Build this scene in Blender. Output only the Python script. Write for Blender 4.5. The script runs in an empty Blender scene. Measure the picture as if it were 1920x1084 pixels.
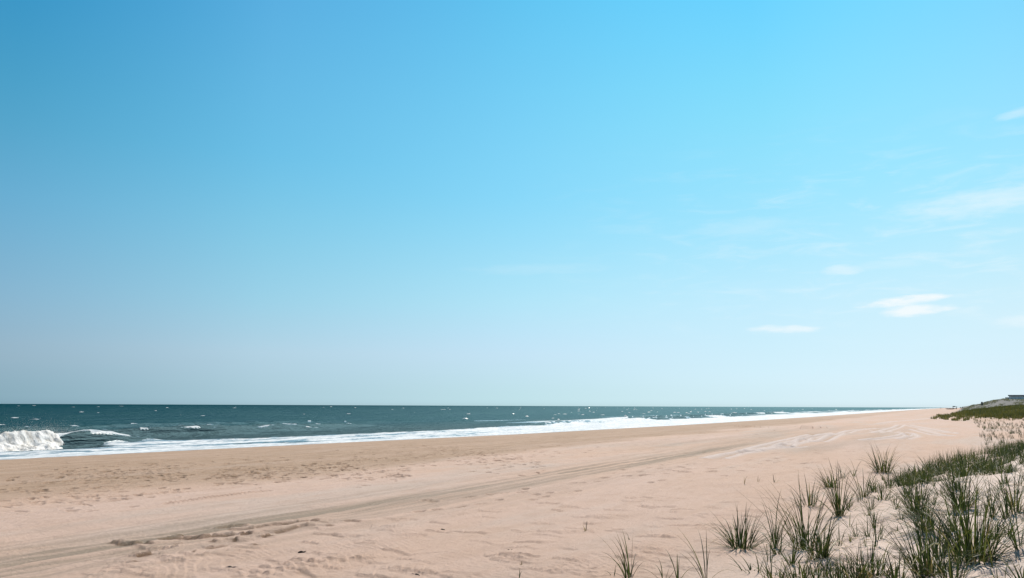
import bpy, bmesh, math, random
import numpy as np
from mathutils import Vector, Matrix

random.seed(7)
rng = np.random.default_rng(11)
scene = bpy.context.scene
COL = scene.collection
R = math.radians

# ------------------------------------------------------------------ camera
CAM_Z = 4.6
PITCH, ROLL = R(8.27), R(-0.23)
F_PX, CX, CY = 1507.0, 960.0, 542.0          # photograph pixels
cam_d = bpy.data.cameras.new('camera')
cam = bpy.data.objects.new('camera', cam_d)
COL.objects.link(cam)
cam.location = (0, 0, CAM_Z)
cam_d.sensor_width = 36.0
cam_d.lens = 36.0 * F_PX / 1920.0
cam_d.clip_start = 0.1
cam_d.clip_end = 200000.0
CAM_R = Matrix.Rotation(ROLL, 4, 'Y') @ Matrix.Rotation(R(90) + PITCH, 4, 'X')
cam.rotation_euler = CAM_R.to_euler()
scene.camera = cam

# ------------------------------------------------------------------ light
SUN_AZ, SUN_EL = R(20), R(50)                 # azimuth clockwise from the view direction (+Y)
sun_d = bpy.data.lights.new('sun', 'SUN')
sun_d.energy = 4.4
sun_d.angle = R(0.5)
sun_d.color = (1.0, 0.93, 0.85)
sun = bpy.data.objects.new('sun', sun_d)
COL.objects.link(sun)
sdir = Vector((math.sin(SUN_AZ) * math.cos(SUN_EL), math.cos(SUN_AZ) * math.cos(SUN_EL), math.sin(SUN_EL)))
sun.rotation_euler = sdir.to_track_quat('Z', 'Y').to_euler()
sun.location = sdir * 100

scene.view_settings.view_transform = 'Standard'
scene.view_settings.look = 'None'
scene.view_settings.exposure = 0.5
scene.view_settings.gamma = 1.0


class NT:
    """small helper to wire shader nodes"""
    def __init__(self, tree):
        self.t = tree
        tree.nodes.clear()

    def n(self, kind, **kw):
        nd = self.t.nodes.new(kind)
        for k, v in kw.items():
            setattr(nd, k, v)
        return nd

    def l(self, a, b):
        self.t.links.new(a, b)

    def put(self, sock, v):
        if isinstance(v, bpy.types.NodeSocket):
            self.l(v, sock)
        else:
            sock.default_value = v

    def m(self, op, a, b=0.0, c=None, clamp=False):
        nd = self.n('ShaderNodeMath', operation=op, use_clamp=clamp)
        self.put(nd.inputs[0], a)
        self.put(nd.inputs[1], b)
        if c is not None:
            self.put(nd.inputs[2], c)
        return nd.outputs[0]

    def step(self, x, lo, hi):
        nd = self.n('ShaderNodeMapRange', interpolation_type='SMOOTHSTEP')
        self.put(nd.inputs[0], x)
        self.put(nd.inputs[1], lo)
        self.put(nd.inputs[2], hi)
        nd.inputs[3].default_value = 0.0
        nd.inputs[4].default_value = 1.0
        return nd.outputs[0]

    def mix(self, f, a, b, blend='MIX'):
        nd = self.n('ShaderNodeMix', data_type='RGBA', blend_type=blend)
        self.put(nd.inputs[0], f)
        for s, v in ((nd.inputs[6], a), (nd.inputs[7], b)):
            if isinstance(v, tuple):
                v = (*v, 1.0) if len(v) == 3 else v
            self.put(s, v)
        return nd.outputs[2]

    def noise(self, vec, scale, detail=3.0, rough=0.5, dist=0.0):
        nd = self.n('ShaderNodeTexNoise')
        if vec is not None:
            self.l(vec, nd.inputs['Vector'])
        nd.inputs['Scale'].default_value = scale
        nd.inputs['Detail'].default_value = detail
        nd.inputs['Roughness'].default_value = rough
        nd.inputs['Distortion'].default_value = dist
        return nd.outputs[0]

    def ramp(self, f, stops):
        nd = self.n('ShaderNodeValToRGB')
        self.put(nd.inputs[0], f)
        e = nd.color_ramp.elements
        while len(e) < len(stops):
            e.new(0.5)
        for el, (p, c) in zip(e, stops):
            el.position = p
            el.color = (*c, 1.0)
        return nd.outputs[0]

    def mapping(self, vec, scale=(1, 1, 1), rot=(0, 0, 0), loc=(0, 0, 0)):
        nd = self.n('ShaderNodeMapping')
        self.l(vec, nd.inputs[0])
        nd.inputs[1].default_value = loc
        nd.inputs[2].default_value = rot
        nd.inputs[3].default_value = scale
        return nd.outputs[0]


# ------------------------------------------------------------------ world
world = bpy.data.worlds.new('World')
scene.world = world
world.use_nodes = True
w = NT(world.node_tree)
sky = w.n('ShaderNodeTexSky', sky_type='NISHITA')
sky.sun_disc = False
sky.sun_elevation = SUN_EL
sky.sun_rotation = SUN_AZ
sky.altitude = 0.0
sky.air_density = 1.0
sky.dust_density = 1.0
sky.ozone_density = 1.0
tc = w.n('ShaderNodeTexCoord')
sx = w.n('ShaderNodeSeparateXYZ')
w.l(tc.outputs['Generated'], sx.inputs[0])
az = w.m('ARCTAN2', sx.outputs[0], sx.outputs[1])        # clockwise from +Y
el = w.m('ARCSINE', sx.outputs[2])
# clear-sky colour grade: the tint the photograph's sky has against the plain model, by elevation, for three compass directions
TINT_AZ = [-33, -17.5, 0, 17.5, 33]
TINT = [
    [(0.3, (0.551, 0.999, 1.660)), (0.8, (0.494, 0.868, 1.445)), (1.3, (0.478, 0.796, 1.300)), (2, (0.487, 0.744, 1.158)), (2.8, (0.524, 0.730, 1.057)), (3.6, (0.548, 0.733, 0.999)), (4.6, (0.547, 0.743, 0.959)), (5.8, (0.549, 0.774, 0.948)), (7.2, (0.543, 0.809, 0.950)), (8.8, (0.523, 0.846, 0.959)), (10.6, (0.489, 0.888, 0.986)), (12.6, (0.442, 0.926, 1.018)), (14.8, (0.389, 0.945, 1.020)), (17, (0.329, 0.952, 1.022)), (19.5, (0.276, 0.951, 1.038)), (22, (0.235, 0.940, 1.063)), (25, (0.188, 0.921, 1.093)), (28, (0.151, 0.900, 1.125)), (32, (0.109, 0.865, 1.160)), (37, (0.111, 0.901, 1.210)), (58, (0.400, 0.750, 0.850))],
    [(0.3, (0.697, 1.188, 1.940)), (0.8, (0.627, 1.039, 1.688)), (1.3, (0.600, 0.952, 1.513)), (2, (0.601, 0.891, 1.349)), (2.8, (0.632, 0.872, 1.236)), (3.6, (0.671, 0.880, 1.168)), (4.6, (0.661, 0.888, 1.100)), (5.8, (0.651, 0.916, 1.062)), (7.2, (0.633, 0.962, 1.054)), (8.8, (0.620, 1.002, 1.053)), (10.6, (0.592, 1.045, 1.070)), (12.6, (0.550, 1.083, 1.100)), (14.8, (0.494, 1.106, 1.138)), (17, (0.443, 1.120, 1.176)), (19.5, (0.427, 1.130, 1.204)), (22, (0.405, 1.126, 1.228)), (25, (0.369, 1.104, 1.250)), (28, (0.331, 1.070, 1.268)), (32, (0.281, 1.013, 1.290)), (37, (0.245, 0.967, 1.312)), (58, (0.400, 0.750, 0.850))],
    [(0.3, (0.733, 1.259, 2.019)), (0.8, (0.667, 1.111, 1.763)), (1.3, (0.640, 1.017, 1.584)), (2, (0.637, 0.947, 1.417)), (2.8, (0.661, 0.915, 1.295)), (3.6, (0.700, 0.913, 1.227)), (4.6, (0.713, 0.929, 1.159)), (5.8, (0.718, 0.965, 1.112)), (7.2, (0.717, 1.021, 1.094)), (8.8, (0.698, 1.063, 1.096)), (10.6, (0.658, 1.095, 1.113)), (12.6, (0.598, 1.124, 1.143)), (14.8, (0.530, 1.143, 1.177)), (17, (0.502, 1.159, 1.198)), (19.5, (0.459, 1.159, 1.216)), (22, (0.408, 1.141, 1.227)), (25, (0.342, 1.097, 1.229)), (28, (0.275, 1.031, 1.217)), (32, (0.200, 0.926, 1.191)), (37, (0.134, 0.792, 1.132)), (58, (0.400, 0.750, 0.850))],
    [(0.3, (0.800, 1.276, 2.088)), (0.8, (0.735, 1.141, 1.842)), (1.3, (0.707, 1.057, 1.659)), (2, (0.704, 0.997, 1.484)), (2.8, (0.705, 0.958, 1.329)), (3.6, (0.717, 0.947, 1.228)), (4.6, (0.737, 0.955, 1.154)), (5.8, (0.763, 0.982, 1.109)), (7.2, (0.786, 1.024, 1.091)), (8.8, (0.766, 1.064, 1.088)), (10.6, (0.726, 1.104, 1.100)), (12.6, (0.664, 1.138, 1.122)), (14.8, (0.603, 1.167, 1.147)), (17, (0.551, 1.185, 1.166)), (19.5, (0.481, 1.185, 1.181)), (22, (0.406, 1.148, 1.199)), (25, (0.314, 1.065, 1.213)), (28, (0.233, 0.961, 1.200)), (32, (0.149, 0.804, 1.134)), (37, (0.093, 0.625, 0.998)), (58, (0.400, 0.750, 0.850))],
    [(0.3, (0.952, 1.379, 2.230)), (0.8, (0.868, 1.218, 1.955)), (1.3, (0.824, 1.116, 1.745)), (2, (0.795, 1.039, 1.529)), (2.8, (0.795, 1.002, 1.369)), (3.6, (0.813, 0.994, 1.262)), (4.6, (0.845, 1.005, 1.179)), (5.8, (0.887, 1.038, 1.125)), (7.2, (0.906, 1.081, 1.103)), (8.8, (0.894, 1.129, 1.106)), (10.6, (0.860, 1.179, 1.126)), (12.6, (0.802, 1.226, 1.158)), (14.8, (0.725, 1.262, 1.197)), (17, (0.675, 1.273, 1.228)), (19.5, (0.605, 1.264, 1.258)), (22, (0.526, 1.233, 1.279)), (25, (0.432, 1.173, 1.290)), (28, (0.351, 1.095, 1.283)), (32, (0.256, 0.967, 1.244)), (37, (0.208, 0.835, 1.149)), (58, (0.400, 0.750, 0.850))],
]
el_deg = w.m('MULTIPLY', el, 180 / math.pi)
az_deg = w.m('MULTIPLY', az, 180 / math.pi)
elf = w.m('DIVIDE', el_deg, 60.0, clamp=True)
KT = 2.5
ramps = [w.ramp(elf, [(e / 60.0, tuple(c / KT for c in t)) for e, t in stops]) for stops in TINT]


def lin_step(x, lo, hi):
    nd = w.n('ShaderNodeMapRange')
    w.put(nd.inputs[0], x)
    nd.inputs[1].default_value = lo
    nd.inputs[2].default_value = hi
    return nd.outputs[0]


tint = ramps[0]
for k in range(1, 5):
    tint = w.mix(lin_step(az_deg, TINT_AZ[k - 1], TINT_AZ[k]), tint, ramps[k])
vm = w.n('ShaderNodeVectorMath', operation='SCALE')
w.l(tint, vm.inputs[0])
vm.inputs['Scale'].default_value = KT
col = w.mix(1.0, sky.outputs[0], vm.outputs[0], 'MULTIPLY')

# thin clouds of the sky: flattened streaks, broken by noise
cvec = w.n('ShaderNodeCombineXYZ')
w.l(az_deg, cvec.inputs[0])
w.l(el_deg, cvec.inputs[1])
wob = w.noise(w.mapping(cvec.outputs[0], (.55, 2.2, 1)), 1.0, 5.0, 0.6)
wob2 = w.noise(w.mapping(cvec.outputs[0], (.22, 1.1, 1), loc=(3, 1, 0)), 1.0, 6.0, 0.62, 0.6)


def streak(a0, e0, ra, re, tilt, strength, lo, soft):
    """one cloud streak centred on azimuth a0 and elevation e0 (degrees)"""
    da = w.m('DIVIDE', w.m('SUBTRACT', az_deg, a0), ra)
    de = w.m('SUBTRACT', w.m('SUBTRACT', el_deg, e0), w.m('MULTIPLY', w.m('SUBTRACT', az_deg, a0), tilt))
    de = w.m('DIVIDE', de, re)
    q = w.m('ADD', w.m('MULTIPLY', da, da), w.m('MULTIPLY', de, de))
    q = w.m('SUBTRACT', w.m('SUBTRACT', 1.0, q), w.m('MULTIPLY', w.m('SUBTRACT', wob, 0.5), -1.7))
    return w.m('MULTIPLY', w.step(q, lo, lo + soft), strength)


CLOUDS = [
    (26.15, 6.75, 3.2, .42, .085, .85, .15, .95), (26.8, 6.15, 2.9, .50, .03, .8, .15, 1.0),   # the bright small cloud, two layers
    (18.9, 5.2, 3.0, .36, -.03, .55, .15, 1.0),                                               # thinner cloud further left of it
    (31.5, 12.6, 7.0, 1.1, .05, .45, -.1, 1.5), (22.6, 9.0, 1.6, .45, 0, .4, .0, 1.2), (33.6, 17.6, 2.0, .45, .08, .35, .1, 1.2),
    (16.5, 12.2, 4.5, .8, .03, .16, -.1, 1.4), (33.4, 5.2, 3.0, .6, .03, .35, .0, 1.3), (25.5, 9.2, 3.0, .4, .04, .16, .0, 1.3),
    (2.0, 9.7, 6.0, .5, .02, .10, -.1, 1.4),
]
clouds = None
for args in CLOUDS:
    c = streak(*args)
    clouds = c if clouds is None else w.m('MAXIMUM', clouds, c)
veil = w.m('MULTIPLY', w.step(wob2, .46, .78), w.m('MULTIPLY', w.step(az_deg, -4, 30), w.m('MULTIPLY', w.step(el_deg, 3, 8), w.step(el_deg, 20, 12))))
clouds = w.m('MAXIMUM', clouds, w.m('MULTIPLY', veil, .30))
col = w.mix(clouds, col, (9.6, 9.9, 10.0))
bg = w.n('ShaderNodeBackground')
w.l(col, bg.inputs[0])
bg.inputs[1].default_value = 0.1 / 2 ** 0.5
out = w.n('ShaderNodeOutputWorld')
w.l(bg.outputs[0], out.inputs[0])

# ------------------------------------------------------------------ helpers
def tag(o, label=None, cat=None, group=None, kind=None):
    if label: o['label'] = label
    if cat: o['category'] = cat
    if group: o['group'] = group
    if kind: o['kind'] = kind
    return o


def link(name, me, mat=None, parent=None, loc=None, rz=0.0):
    o = bpy.data.objects.new(name, me)
    COL.objects.link(o)
    if mat is not None and me is not None and not me.materials:
        me.materials.append(mat)
    if parent is not None:
        o.parent = parent
    if loc is not None:
        o.location = loc
    o.rotation_euler.z = rz
    return o


def mesh_np(name, verts, faces, mat=None, smooth=False, attrs=None):
    """mesh from numpy verts (n,3) and faces (m,k) with one k"""
    me = bpy.data.meshes.new(name)
    verts = np.ascontiguousarray(verts, dtype=np.float32)
    faces = np.ascontiguousarray(faces, dtype=np.int32)
    m, k = faces.shape
    me.vertices.add(len(verts))
    me.vertices.foreach_set('co', verts.ravel())
    me.loops.add(m * k)
    me.loops.foreach_set('vertex_index', faces.ravel())
    me.polygons.add(m)
    me.polygons.foreach_set('loop_start', np.arange(0, m * k, k, dtype=np.int32))
    if smooth:
        me.polygons.foreach_set('use_smooth', np.ones(m, dtype=bool))
    for a, v in (attrs or {}).items():
        at = me.attributes.new(a, 'FLOAT', 'POINT')
        at.data.foreach_set('value', np.ascontiguousarray(v, dtype=np.float32).ravel())
    me.update(calc_edges=True)
    me.validate()
    if mat is not None:
        me.materials.append(mat)
    return me


def compact(verts, faces, attrs):
    used, inv = np.unique(faces, return_inverse=True)
    return verts[used], inv.reshape(faces.shape), {k: v[used] for k, v in attrs.items()}


_rs = np.random.RandomState(77)
_PERM = _rs.permutation(4096).astype(np.int32)
_ANG = _rs.rand(4096) * 2 * np.pi
_GX, _GY = np.cos(_ANG).astype(np.float32), np.sin(_ANG).astype(np.float32)


def pn(x, y, seed=0):
    """gradient noise, roughly -0.7..0.7"""
    x, y = np.broadcast_arrays(np.asarray(x, float), np.asarray(y, float))
    x0 = np.floor(x); y0 = np.floor(y)
    fx = (x - x0).astype(np.float32); fy = (y - y0).astype(np.float32)
    ix = x0.astype(np.int64).astype(np.int32); iy = y0.astype(np.int64).astype(np.int32)
    sx = fx * fx * fx * (fx * (fx * 6 - 15) + 10)
    sy = fy * fy * fy * (fy * (fy * 6 - 15) + 10)
    so = (seed * 131 + 7) & 4095
    px0 = _PERM[(ix + so) & 4095]; px1 = _PERM[(ix + 1 + so) & 4095]

    def g(p, dx, dy):
        k = _PERM[(p + iy + dy) & 4095]
        return _GX[k] * (fx - dx) + _GY[k] * (fy - dy)
    a = g(px0, 0, 0); b = g(px1, 1, 0); c = g(px0, 0, 1); d = g(px1, 1, 1)
    return ((a + (b - a) * sx) * (1 - sy) + (c + (d - c) * sx) * sy).astype(np.float64)


def fbm(x, y, seed=0, oct=3, gain=.5):
    t = 0.0; am = 1.0
    for k in range(oct):
        t = t + am * pn(x, y, seed + 17 * k)
        x = np.asarray(x) * 2.03 + 5.2; y = np.asarray(y) * 2.03 + 1.7; am *= gain
    return t


def ss(a, b, x):
    t = np.clip((np.asarray(x, float) - a) / (b - a), 0, 1)
    return t * t * (3 - 2 * t)


# ------------------------------------------------------------------ shape of the coast: u along the shore, v out to sea
CU, SU = 0.878, 0.479


def uv(x, y): return SU * x + CU * y, -CU * x + SU * y
def xy(u, v): return SU * u - CU * v, CU * u + SU * v


def shore(u):
    return np.interp(u, [-300, 0, 38, 78, 116, 200, 383, 951, 3000], [73, 70.5, 69.8, 67.2, 63.4, 60.5, 60, 65, 80])


_s = np.linspace(-420, 620, 4161)
_zp = np.interp(_s, [-420, -60, -20, 0, 18, 32, 45, 60, 75, 620], [-6, -2.2, -1.1, 0, 1.0, 1.58, 1.9, 2.0, 2.05, 2.3])
_k = np.exp(-np.linspace(-2, 2, 33) ** 2); _k /= _k.sum()
_zp[16:-16] = np.convolve(_zp, _k, 'valid')


def edge(u):
    e = np.interp(u, [-200, -20, 0, 12, 25, 32, 42, 52, 62, 72, 84, 140, 175, 195, 215, 260, 400, 500, 700, 1000, 3000],
                  [5, 4, 3.5, 3.0, 2.7, 1.8, .5, -1.2, -3.2, -6.5, -12, -13, -4, 0, 2.5, 2.4, 2, 1, -1, -4, -10])
    return e + 1.1 * pn(np.asarray(u) * .16, np.zeros_like(np.asarray(u, float)), 3) * ss(3, 15, u)


def base_z(u, v):
    u = np.asarray(u, float); v = np.asarray(v, float)
    s = shore(u) - v
    z = np.interp(s, _s, _zp)
    z = z + 1.15 * ss(250, 760, u) * ss(20, 50, s)
    t = edge(u) - v
    hd = np.interp(u, [-50, 40, 60, 120, 170, 300, 900], [.85, .85, .5, .3, .5, .9, .8])
    z = z + hd * ss(-.6, 5, t)
    z = z + (.30 * fbm(u * .32, v * .45, 5, 3) + .10 * pn(u * .9, v * 1.1, 9)) * ss(-.3, 2.5, t)
    mid = np.interp(u, [0, 150, 190, 235, 290, 340, 400], [0, 0, 1.2, 1.9, 1.7, .5, 0])
    far = ss(345, 440, u)
    z = z + mid * ss(2, 19, t)
    z = z + far * (2.3 * ss(5.5, 11, t) + 2.7 * ss(13, 21, t) + .35 * fbm(u * .05, v * .12, 21, 3) * ss(4, 12, t))
    z = z + .05 * fbm(u * .05, v * .15, 33, 2) * ss(2, 12, s)
    return z


def ray(px, py):
    d = CAM_R.to_3x3() @ Vector(((px - CX) / F_PX, -(py - CY) / F_PX, -1.0))
    return np.array(d)


def ground(px, py, zoff=0.0):
    """where the line of sight through a photograph pixel meets the sand"""
    d = ray(px, py)
    t = np.concatenate([np.arange(3, 60, .05), np.arange(60, 1200, .5)])
    x, y, z = d[0] * t, d[1] * t, CAM_Z + d[2] * t
    g = base_z(*uv(x, y)) + zoff
    k = np.argmax(z < g)
    if not (z < g).any():
        k = len(t) - 1
    return x[k], y[k], g[k], t[k]


def at_depth(px, depth):
    """point on the ground under a photograph column at a given distance"""
    d = ray(px, 780)
    t = depth / d[1]
    x, y = d[0] * t, depth
    return x, y, float(base_z(*uv(x, y)))


# ------------------------------------------------------------------ materials
def new_mat(name):
    m = bpy.data.materials.new(name)
    m.use_nodes = True
    t = NT(m.node_tree)
    o = t.n('ShaderNodeOutputMaterial')
    p = t.n('ShaderNodeBsdfPrincipled')
    t.l(p.outputs[0], o.inputs[0])
    return m, t, p, o


def attr(t, name):
    return t.n('ShaderNodeAttribute', attribute_name=name).outputs['Fac']


def bump(t, p, h, strength, dist, normal=None):
    b = t.n('ShaderNodeBump')
    t.put(b.inputs['Height'], h)
    b.inputs['Strength'].default_value = strength
    b.inputs['Distance'].default_value = dist
    if normal is not None:
        t.l(normal, b.inputs['Normal'])
    if p is not None:
        t.l(b.outputs[0], p.inputs['Normal'])
    return b.outputs[0]


SHORE_ROT = math.atan2(CU, SU)     # the shore direction u as a rotation about Z


def shore_coords(t):
    """object coordinates turned so that X runs along the shore"""
    c = t.n('ShaderNodeTexCoord')
    return t.mapping(c.outputs['Object'], rot=(0, 0, -SHORE_ROT))


# sand
m_sand, t, p, _ = new_mat('sand')
sc_ = shore_coords(t)
n_big = t.noise(t.mapping(sc_, (.03, .12, 1)), 1.0, 5.0, .6)
n_mid = t.noise(t.mapping(sc_, (.5, 1.6, 1)), 1.0, 4.0, .6)
n_fine = t.noise(sc_, 40.0, 3.0, .7)
n_grain = t.noise(sc_, 160.0, 2.0, .8)
dry = t.mix(t.step(n_big, .35, .65), (.455, .310, .228), (.475, .340, .272))
n_var = t.noise(t.mapping(sc_, (.05, .22, 1), loc=(7, 3, 0)), 1.0, 4.0, .6)
dry = t.mix(t.m('MULTIPLY', t.step(n_var, .48, .66), .75), dry, (.430, .335, .275))
dry = t.mix(t.m('MULTIPLY', t.step(n_mid, .42, .7), .35), dry, (.385, .258, .184))
damp = t.mix(t.step(n_mid, .3, .7), (.285, .190, .122), (.355, .242, .165))
c = t.mix(t.m('MINIMUM', attr(t, 'damp'), 1.0), dry, damp)
dune_c = t.mix(t.step(n_mid, .35, .7), (.59, .462, .382), (.64, .515, .435))
c = t.mix(attr(t, 'dune'), c, dune_c)
c = t.mix(attr(t, 'track'), c, (.245, .187, .135))
c = t.mix(attr(t, 'pale'), c, (.50, .41, .365))
c = t.mix(attr(t, 'churn_shade'), c, (.115, .066, .036))  # hollow and edge shade put into the colour, with turned-up damp sand
c = t.mix(attr(t, 'wet'), c, (.17, .115, .078))
c = t.mix(attr(t, 'veg'), c, t.mix(t.step(n_mid, .3, .7), (.115, .11, .04), (.17, .15, .065)))
c = t.mix(attr(t, 'scrub'), c, t.mix(t.step(t.noise(sc_, .35, 4, .6), .35, .65), (.115, .11, .098), (.165, .152, .138)))
gr = t.m('ADD', .86, t.m('MULTIPLY', n_fine, .28))
mulv = t.n('ShaderNodeVectorMath', operation='SCALE')
t.l(c, mulv.inputs[0]); t.l(gr, mulv.inputs['Scale'])
t.l(mulv.outputs[0], p.inputs['Base Color'])
t.put(p.inputs['Roughness'], t.m('SUBTRACT', .95, t.m('MULTIPLY', attr(t, 'wet'), .55)))
p.inputs['Specular IOR Level'].default_value = .25
hsum = t.m('ADD', t.m('MULTIPLY', n_fine, .5), t.m('MULTIPLY', n_grain, .25))
hsum = t.m('ADD', hsum, t.m('MULTIPLY', t.noise(sc_, 9.0, 4, .6), 1.6))
bump(t, p, hsum, .9, .03)

# sea water
m_sea, t, p, o_sea = new_mat('sea_water')
sc_ = shore_coords(t)
h1 = t.noise(t.mapping(sc_, (.35, .9, 1)), 1.0, 6.0, .62)
h2 = t.noise(t.mapping(sc_, (.05, .16, 1)), 1.0, 4.0, .55)
wc = t.mix(t.step(h2, .35, .65), (.0003, .027, .038), (.003, .034, .038))
silt = attr(t, 'silt')
wc = t.mix(silt, wc, (.024, .036, .036))
t.l(wc, p.inputs['Base Color'])
p.inputs['Roughness'].default_value = .6
p.inputs['Specular IOR Level'].default_value = 0.0
hh = t.m('ADD', t.m('MULTIPLY', h1, 1.0), t.m('MULTIPLY', h2, 2.4))
nrm = bump(t, p, hh, .75, 1.0)
gl = t.n('ShaderNodeBsdfGlossy', distribution='BECKMANN')          # a wind-roughened sea mirrors only a small share of the low sky
gl.inputs['Color'].default_value = (.50, .86, 1.0, 1)
gl.inputs['Roughness'].default_value = .56
t.l(nrm, gl.inputs['Normal'])
mx = t.n('ShaderNodeMixShader')
mx.inputs[0].default_value = .037
t.l(p.outputs[0], mx.inputs[1]); t.l(gl.outputs[0], mx.inputs[2])
t.l(mx.outputs[0], o_sea.inputs[0])

# foam
def foam_mat(name, streak_amount):
    m, t, p, _ = new_mat(name)
    sc_ = shore_coords(t)
    f = attr(t, 'foam')
    a = t.noise(t.mapping(sc_, (.11, .28, 1)), 1.0, 7.0, .68, .9)
    b = t.noise(t.mapping(sc_, (.9, 2.4, 1)), 1.0, 5.0, .65, .5)
    k = t.m('ADD', t.m('MULTIPLY', a, .65), t.m('MULTIPLY', b, .35))
    k = t.m('ADD', t.m('SUBTRACT', k, .5), t.m('MULTIPLY', t.m('SUBTRACT', f, .5), streak_amount))
    cover = t.step(k, -.05, .13)
    white = t.mix(t.step(t.m('ADD', t.m('MULTIPLY', b, .6), t.m('MULTIPLY', a, .4)), .38, .60), (.30, .345, .37), (.62, .62, .61))
    water = t.mix(a, (.06, .095, .105), (.27, .33, .36))
    t.l(t.mix(cover, water, white), p.inputs['Base Color'])
    t.put(p.inputs['Roughness'], t.m('ADD', .25, t.m('MULTIPLY', cover, .5)))
    p.inputs['Specular IOR Level'].default_value = .3
    bump(t, p, t.m('ADD', t.m('MULTIPLY', k, 1.0), t.m('MULTIPLY', t.noise(sc_, 5, 5, .7), .25)), .7, .25)
    return m


m_foam = foam_mat('surf_foam', .75)
m_break, t, p, _ = new_mat('breaker_foam')
sc_ = shore_coords(t)
bn = t.noise(t.mapping(sc_, (1.3, .55, .7)), 1.0, 7, .7, .6)
t.l(t.mix(t.step(bn, .3, .6), (.44, .395, .335), (.66, .65, .625)), p.inputs['Base Color'])
p.inputs['Roughness'].default_value = .7
p.inputs['Subsurface Weight'].default_value = .15
p.inputs['Subsurface Radius'].default_value = (.2, .2, .2)
bump(t, p, bn, .8, .25)


def flat_mat(name, c, rough=.6, var=.15, scale=6.0, spec=.3, metallic=0.0):
    m, t, p, _ = new_mat(name)
    tcx = t.n('ShaderNodeTexCoord')
    n = t.noise(tcx.outputs['Object'], scale, 5, .6)
    t.l(t.mix(n, tuple(x * (1 - var) for x in c), tuple(min(1, x * (1 + var)) for x in c)), p.inputs['Base Color'])
    p.inputs['Roughness'].default_value = rough
    p.inputs['Specular IOR Level'].default_value = spec
    p.inputs['Metallic'].default_value = metallic
    return m


def grass_mat(name, stops, trans):
    m, t, p, o = new_mat(name)
    col = t.ramp(attr(t, 'shade'), stops)
    hgt = attr(t, 'along')
    col = t.mix(t.m('MULTIPLY', t.step(hgt, .8, 1.0), .5), col, (.22, .19, .09))
    t.l(col, p.inputs['Base Color'])
    p.inputs['Roughness'].default_value = .5
    p.inputs['Specular IOR Level'].default_value = .25
    tr = t.n('ShaderNodeBsdfTranslucent')
    t.l(t.mix(1.0, col, (1.2, 1.25, .6), 'MULTIPLY'), tr.inputs[0])
    mx = t.n('ShaderNodeMixShader')
    mx.inputs[0].default_value = trans
    t.l(p.outputs[0], mx.inputs[1]); t.l(tr.outputs[0], mx.inputs[2])
    t.l(mx.outputs[0], o.inputs[0])
    return m


m_grass = grass_mat('beachgrass', [(0, (.024, .036, .013)), (.45, (.044, .064, .018)), (.8, (.082, .104, .028)), (1, (.17, .15, .065))], .25)
m_dry = grass_mat('dry_beachgrass', [(0, (.20, .15, .09)), (.6, (.34, .26, .16)), (1, (.58, .50, .38))], .15)
m_field = grass_mat('far_beachgrass', [(0, (.10, .10, .028)), (.6, (.15, .14, .045)), (1, (.22, .19, .08))], .2)
m_scrub = grass_mat('bluff_scrub', [(0, (.19, .185, .16)), (.6, (.27, .255, .225)), (1, (.34, .31, .27))], .25)

# ------------------------------------------------------------------ the beach
def polar_axes(fine, rows):
    th = np.concatenate([np.radians(np.arange(-180, -40, 4.0)), np.radians(np.arange(-40, -36, 1.0)),
                         np.arange(math.radians(-36), math.radians(36), fine),
                         np.radians(np.arange(36, 40, 1.0)), np.radians(np.arange(40, 180.1, 4.0))])
    return th, np.array(rows)


rows = [.4]
while rows[-1] < 4000:
    r = rows[-1]
    if r < 7: d = .12
    elif r < 70: d = min(max(.020, .5 * r * r / (2.6 * 803)), .11)
    elif r < 90: d = .2
    else: d = .018 * r
    rows.append(r + d)
TH, RR = polar_axes(.00085, rows)
nt, nr = len(TH), len(RR)
print('sand grid', nt, nr)
X = (RR[:, None] * np.sin(TH)[None, :]).ravel()
Y = (RR[:, None] * np.cos(TH)[None, :]).ravel()
U, V = uv(X, Y)
Rr = np.repeat(RR, nt)
S = shore(U) - V
T = edge(U) - V
Z = base_z(U, V)
near = ss(140, 60, Rr)
damp = ss(44.5, 48.5, 70 - V + 0 * U - (70 - 70)) * 0
# damp foreshore: seaward of v ~ 23 with a ragged, streaky margin
damp = ss(20.5, 25.5, V + 4.0 * fbm(U * .05, V * .22, 41, 3) - .01 * U) * (1 - ss(150, 420, U) * .55)
damp = damp * (.75 + .5 * np.clip(fbm(U * .04, V * .35, 43, 3) + .4, 0, 1))
wet = ss(4.6, .8, S + 1.2 * pn(U * .12, V * .1, 44))
dune = ss(-1.6, 3.6, T + .9 * pn(U * .5, V * .5, 45)) * ss(150, 110, U)
veg = ss(1.5, 6, T) * ss(168, 200, U + 6 * pn(U * .1, V * .1, 46)) * ss(330, 300, U)
veg = veg * ss(-.35, .1, fbm(U * .12, V * .2, 47, 2))
scrub = ss(1.2, 4.0, T + 2.5 * fbm(U * .04, V * .1, 48, 3)) * ss(315, 350, U)

# low drifts along the beach, and wind ripples across it
bz = ss(-1, 1.5, -T)                                      # 1 on the open beach
Z += near * (.045 * fbm(U * .25, V * .9, 51, 4, .55) * bz + .016 * fbm(U * 1.3, V * 2.2, 52, 2))
rip_reg = ss(16, 60, Rr)
rip_reg = (1 - rip_reg) * ss(-.28, .22, fbm(U * .16, V * .30, 53, 2)) * ss(13.5, 9.5, V)
warp = 1.6 * fbm(X * .45, Y * .45, 54, 2)
ph = (X * .80 + Y * .60) / .17 + warp * 2.2
saw = (ph - np.floor(ph))
prof = np.where(saw < .72, saw / .72, (1 - saw) / .28)
Z += .019 * (prof - .5) * rip_reg * bz * (.55 + .9 * np.clip(fbm(X * .9, Y * .9, 55, 2) + .3, 0, 1))
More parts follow.
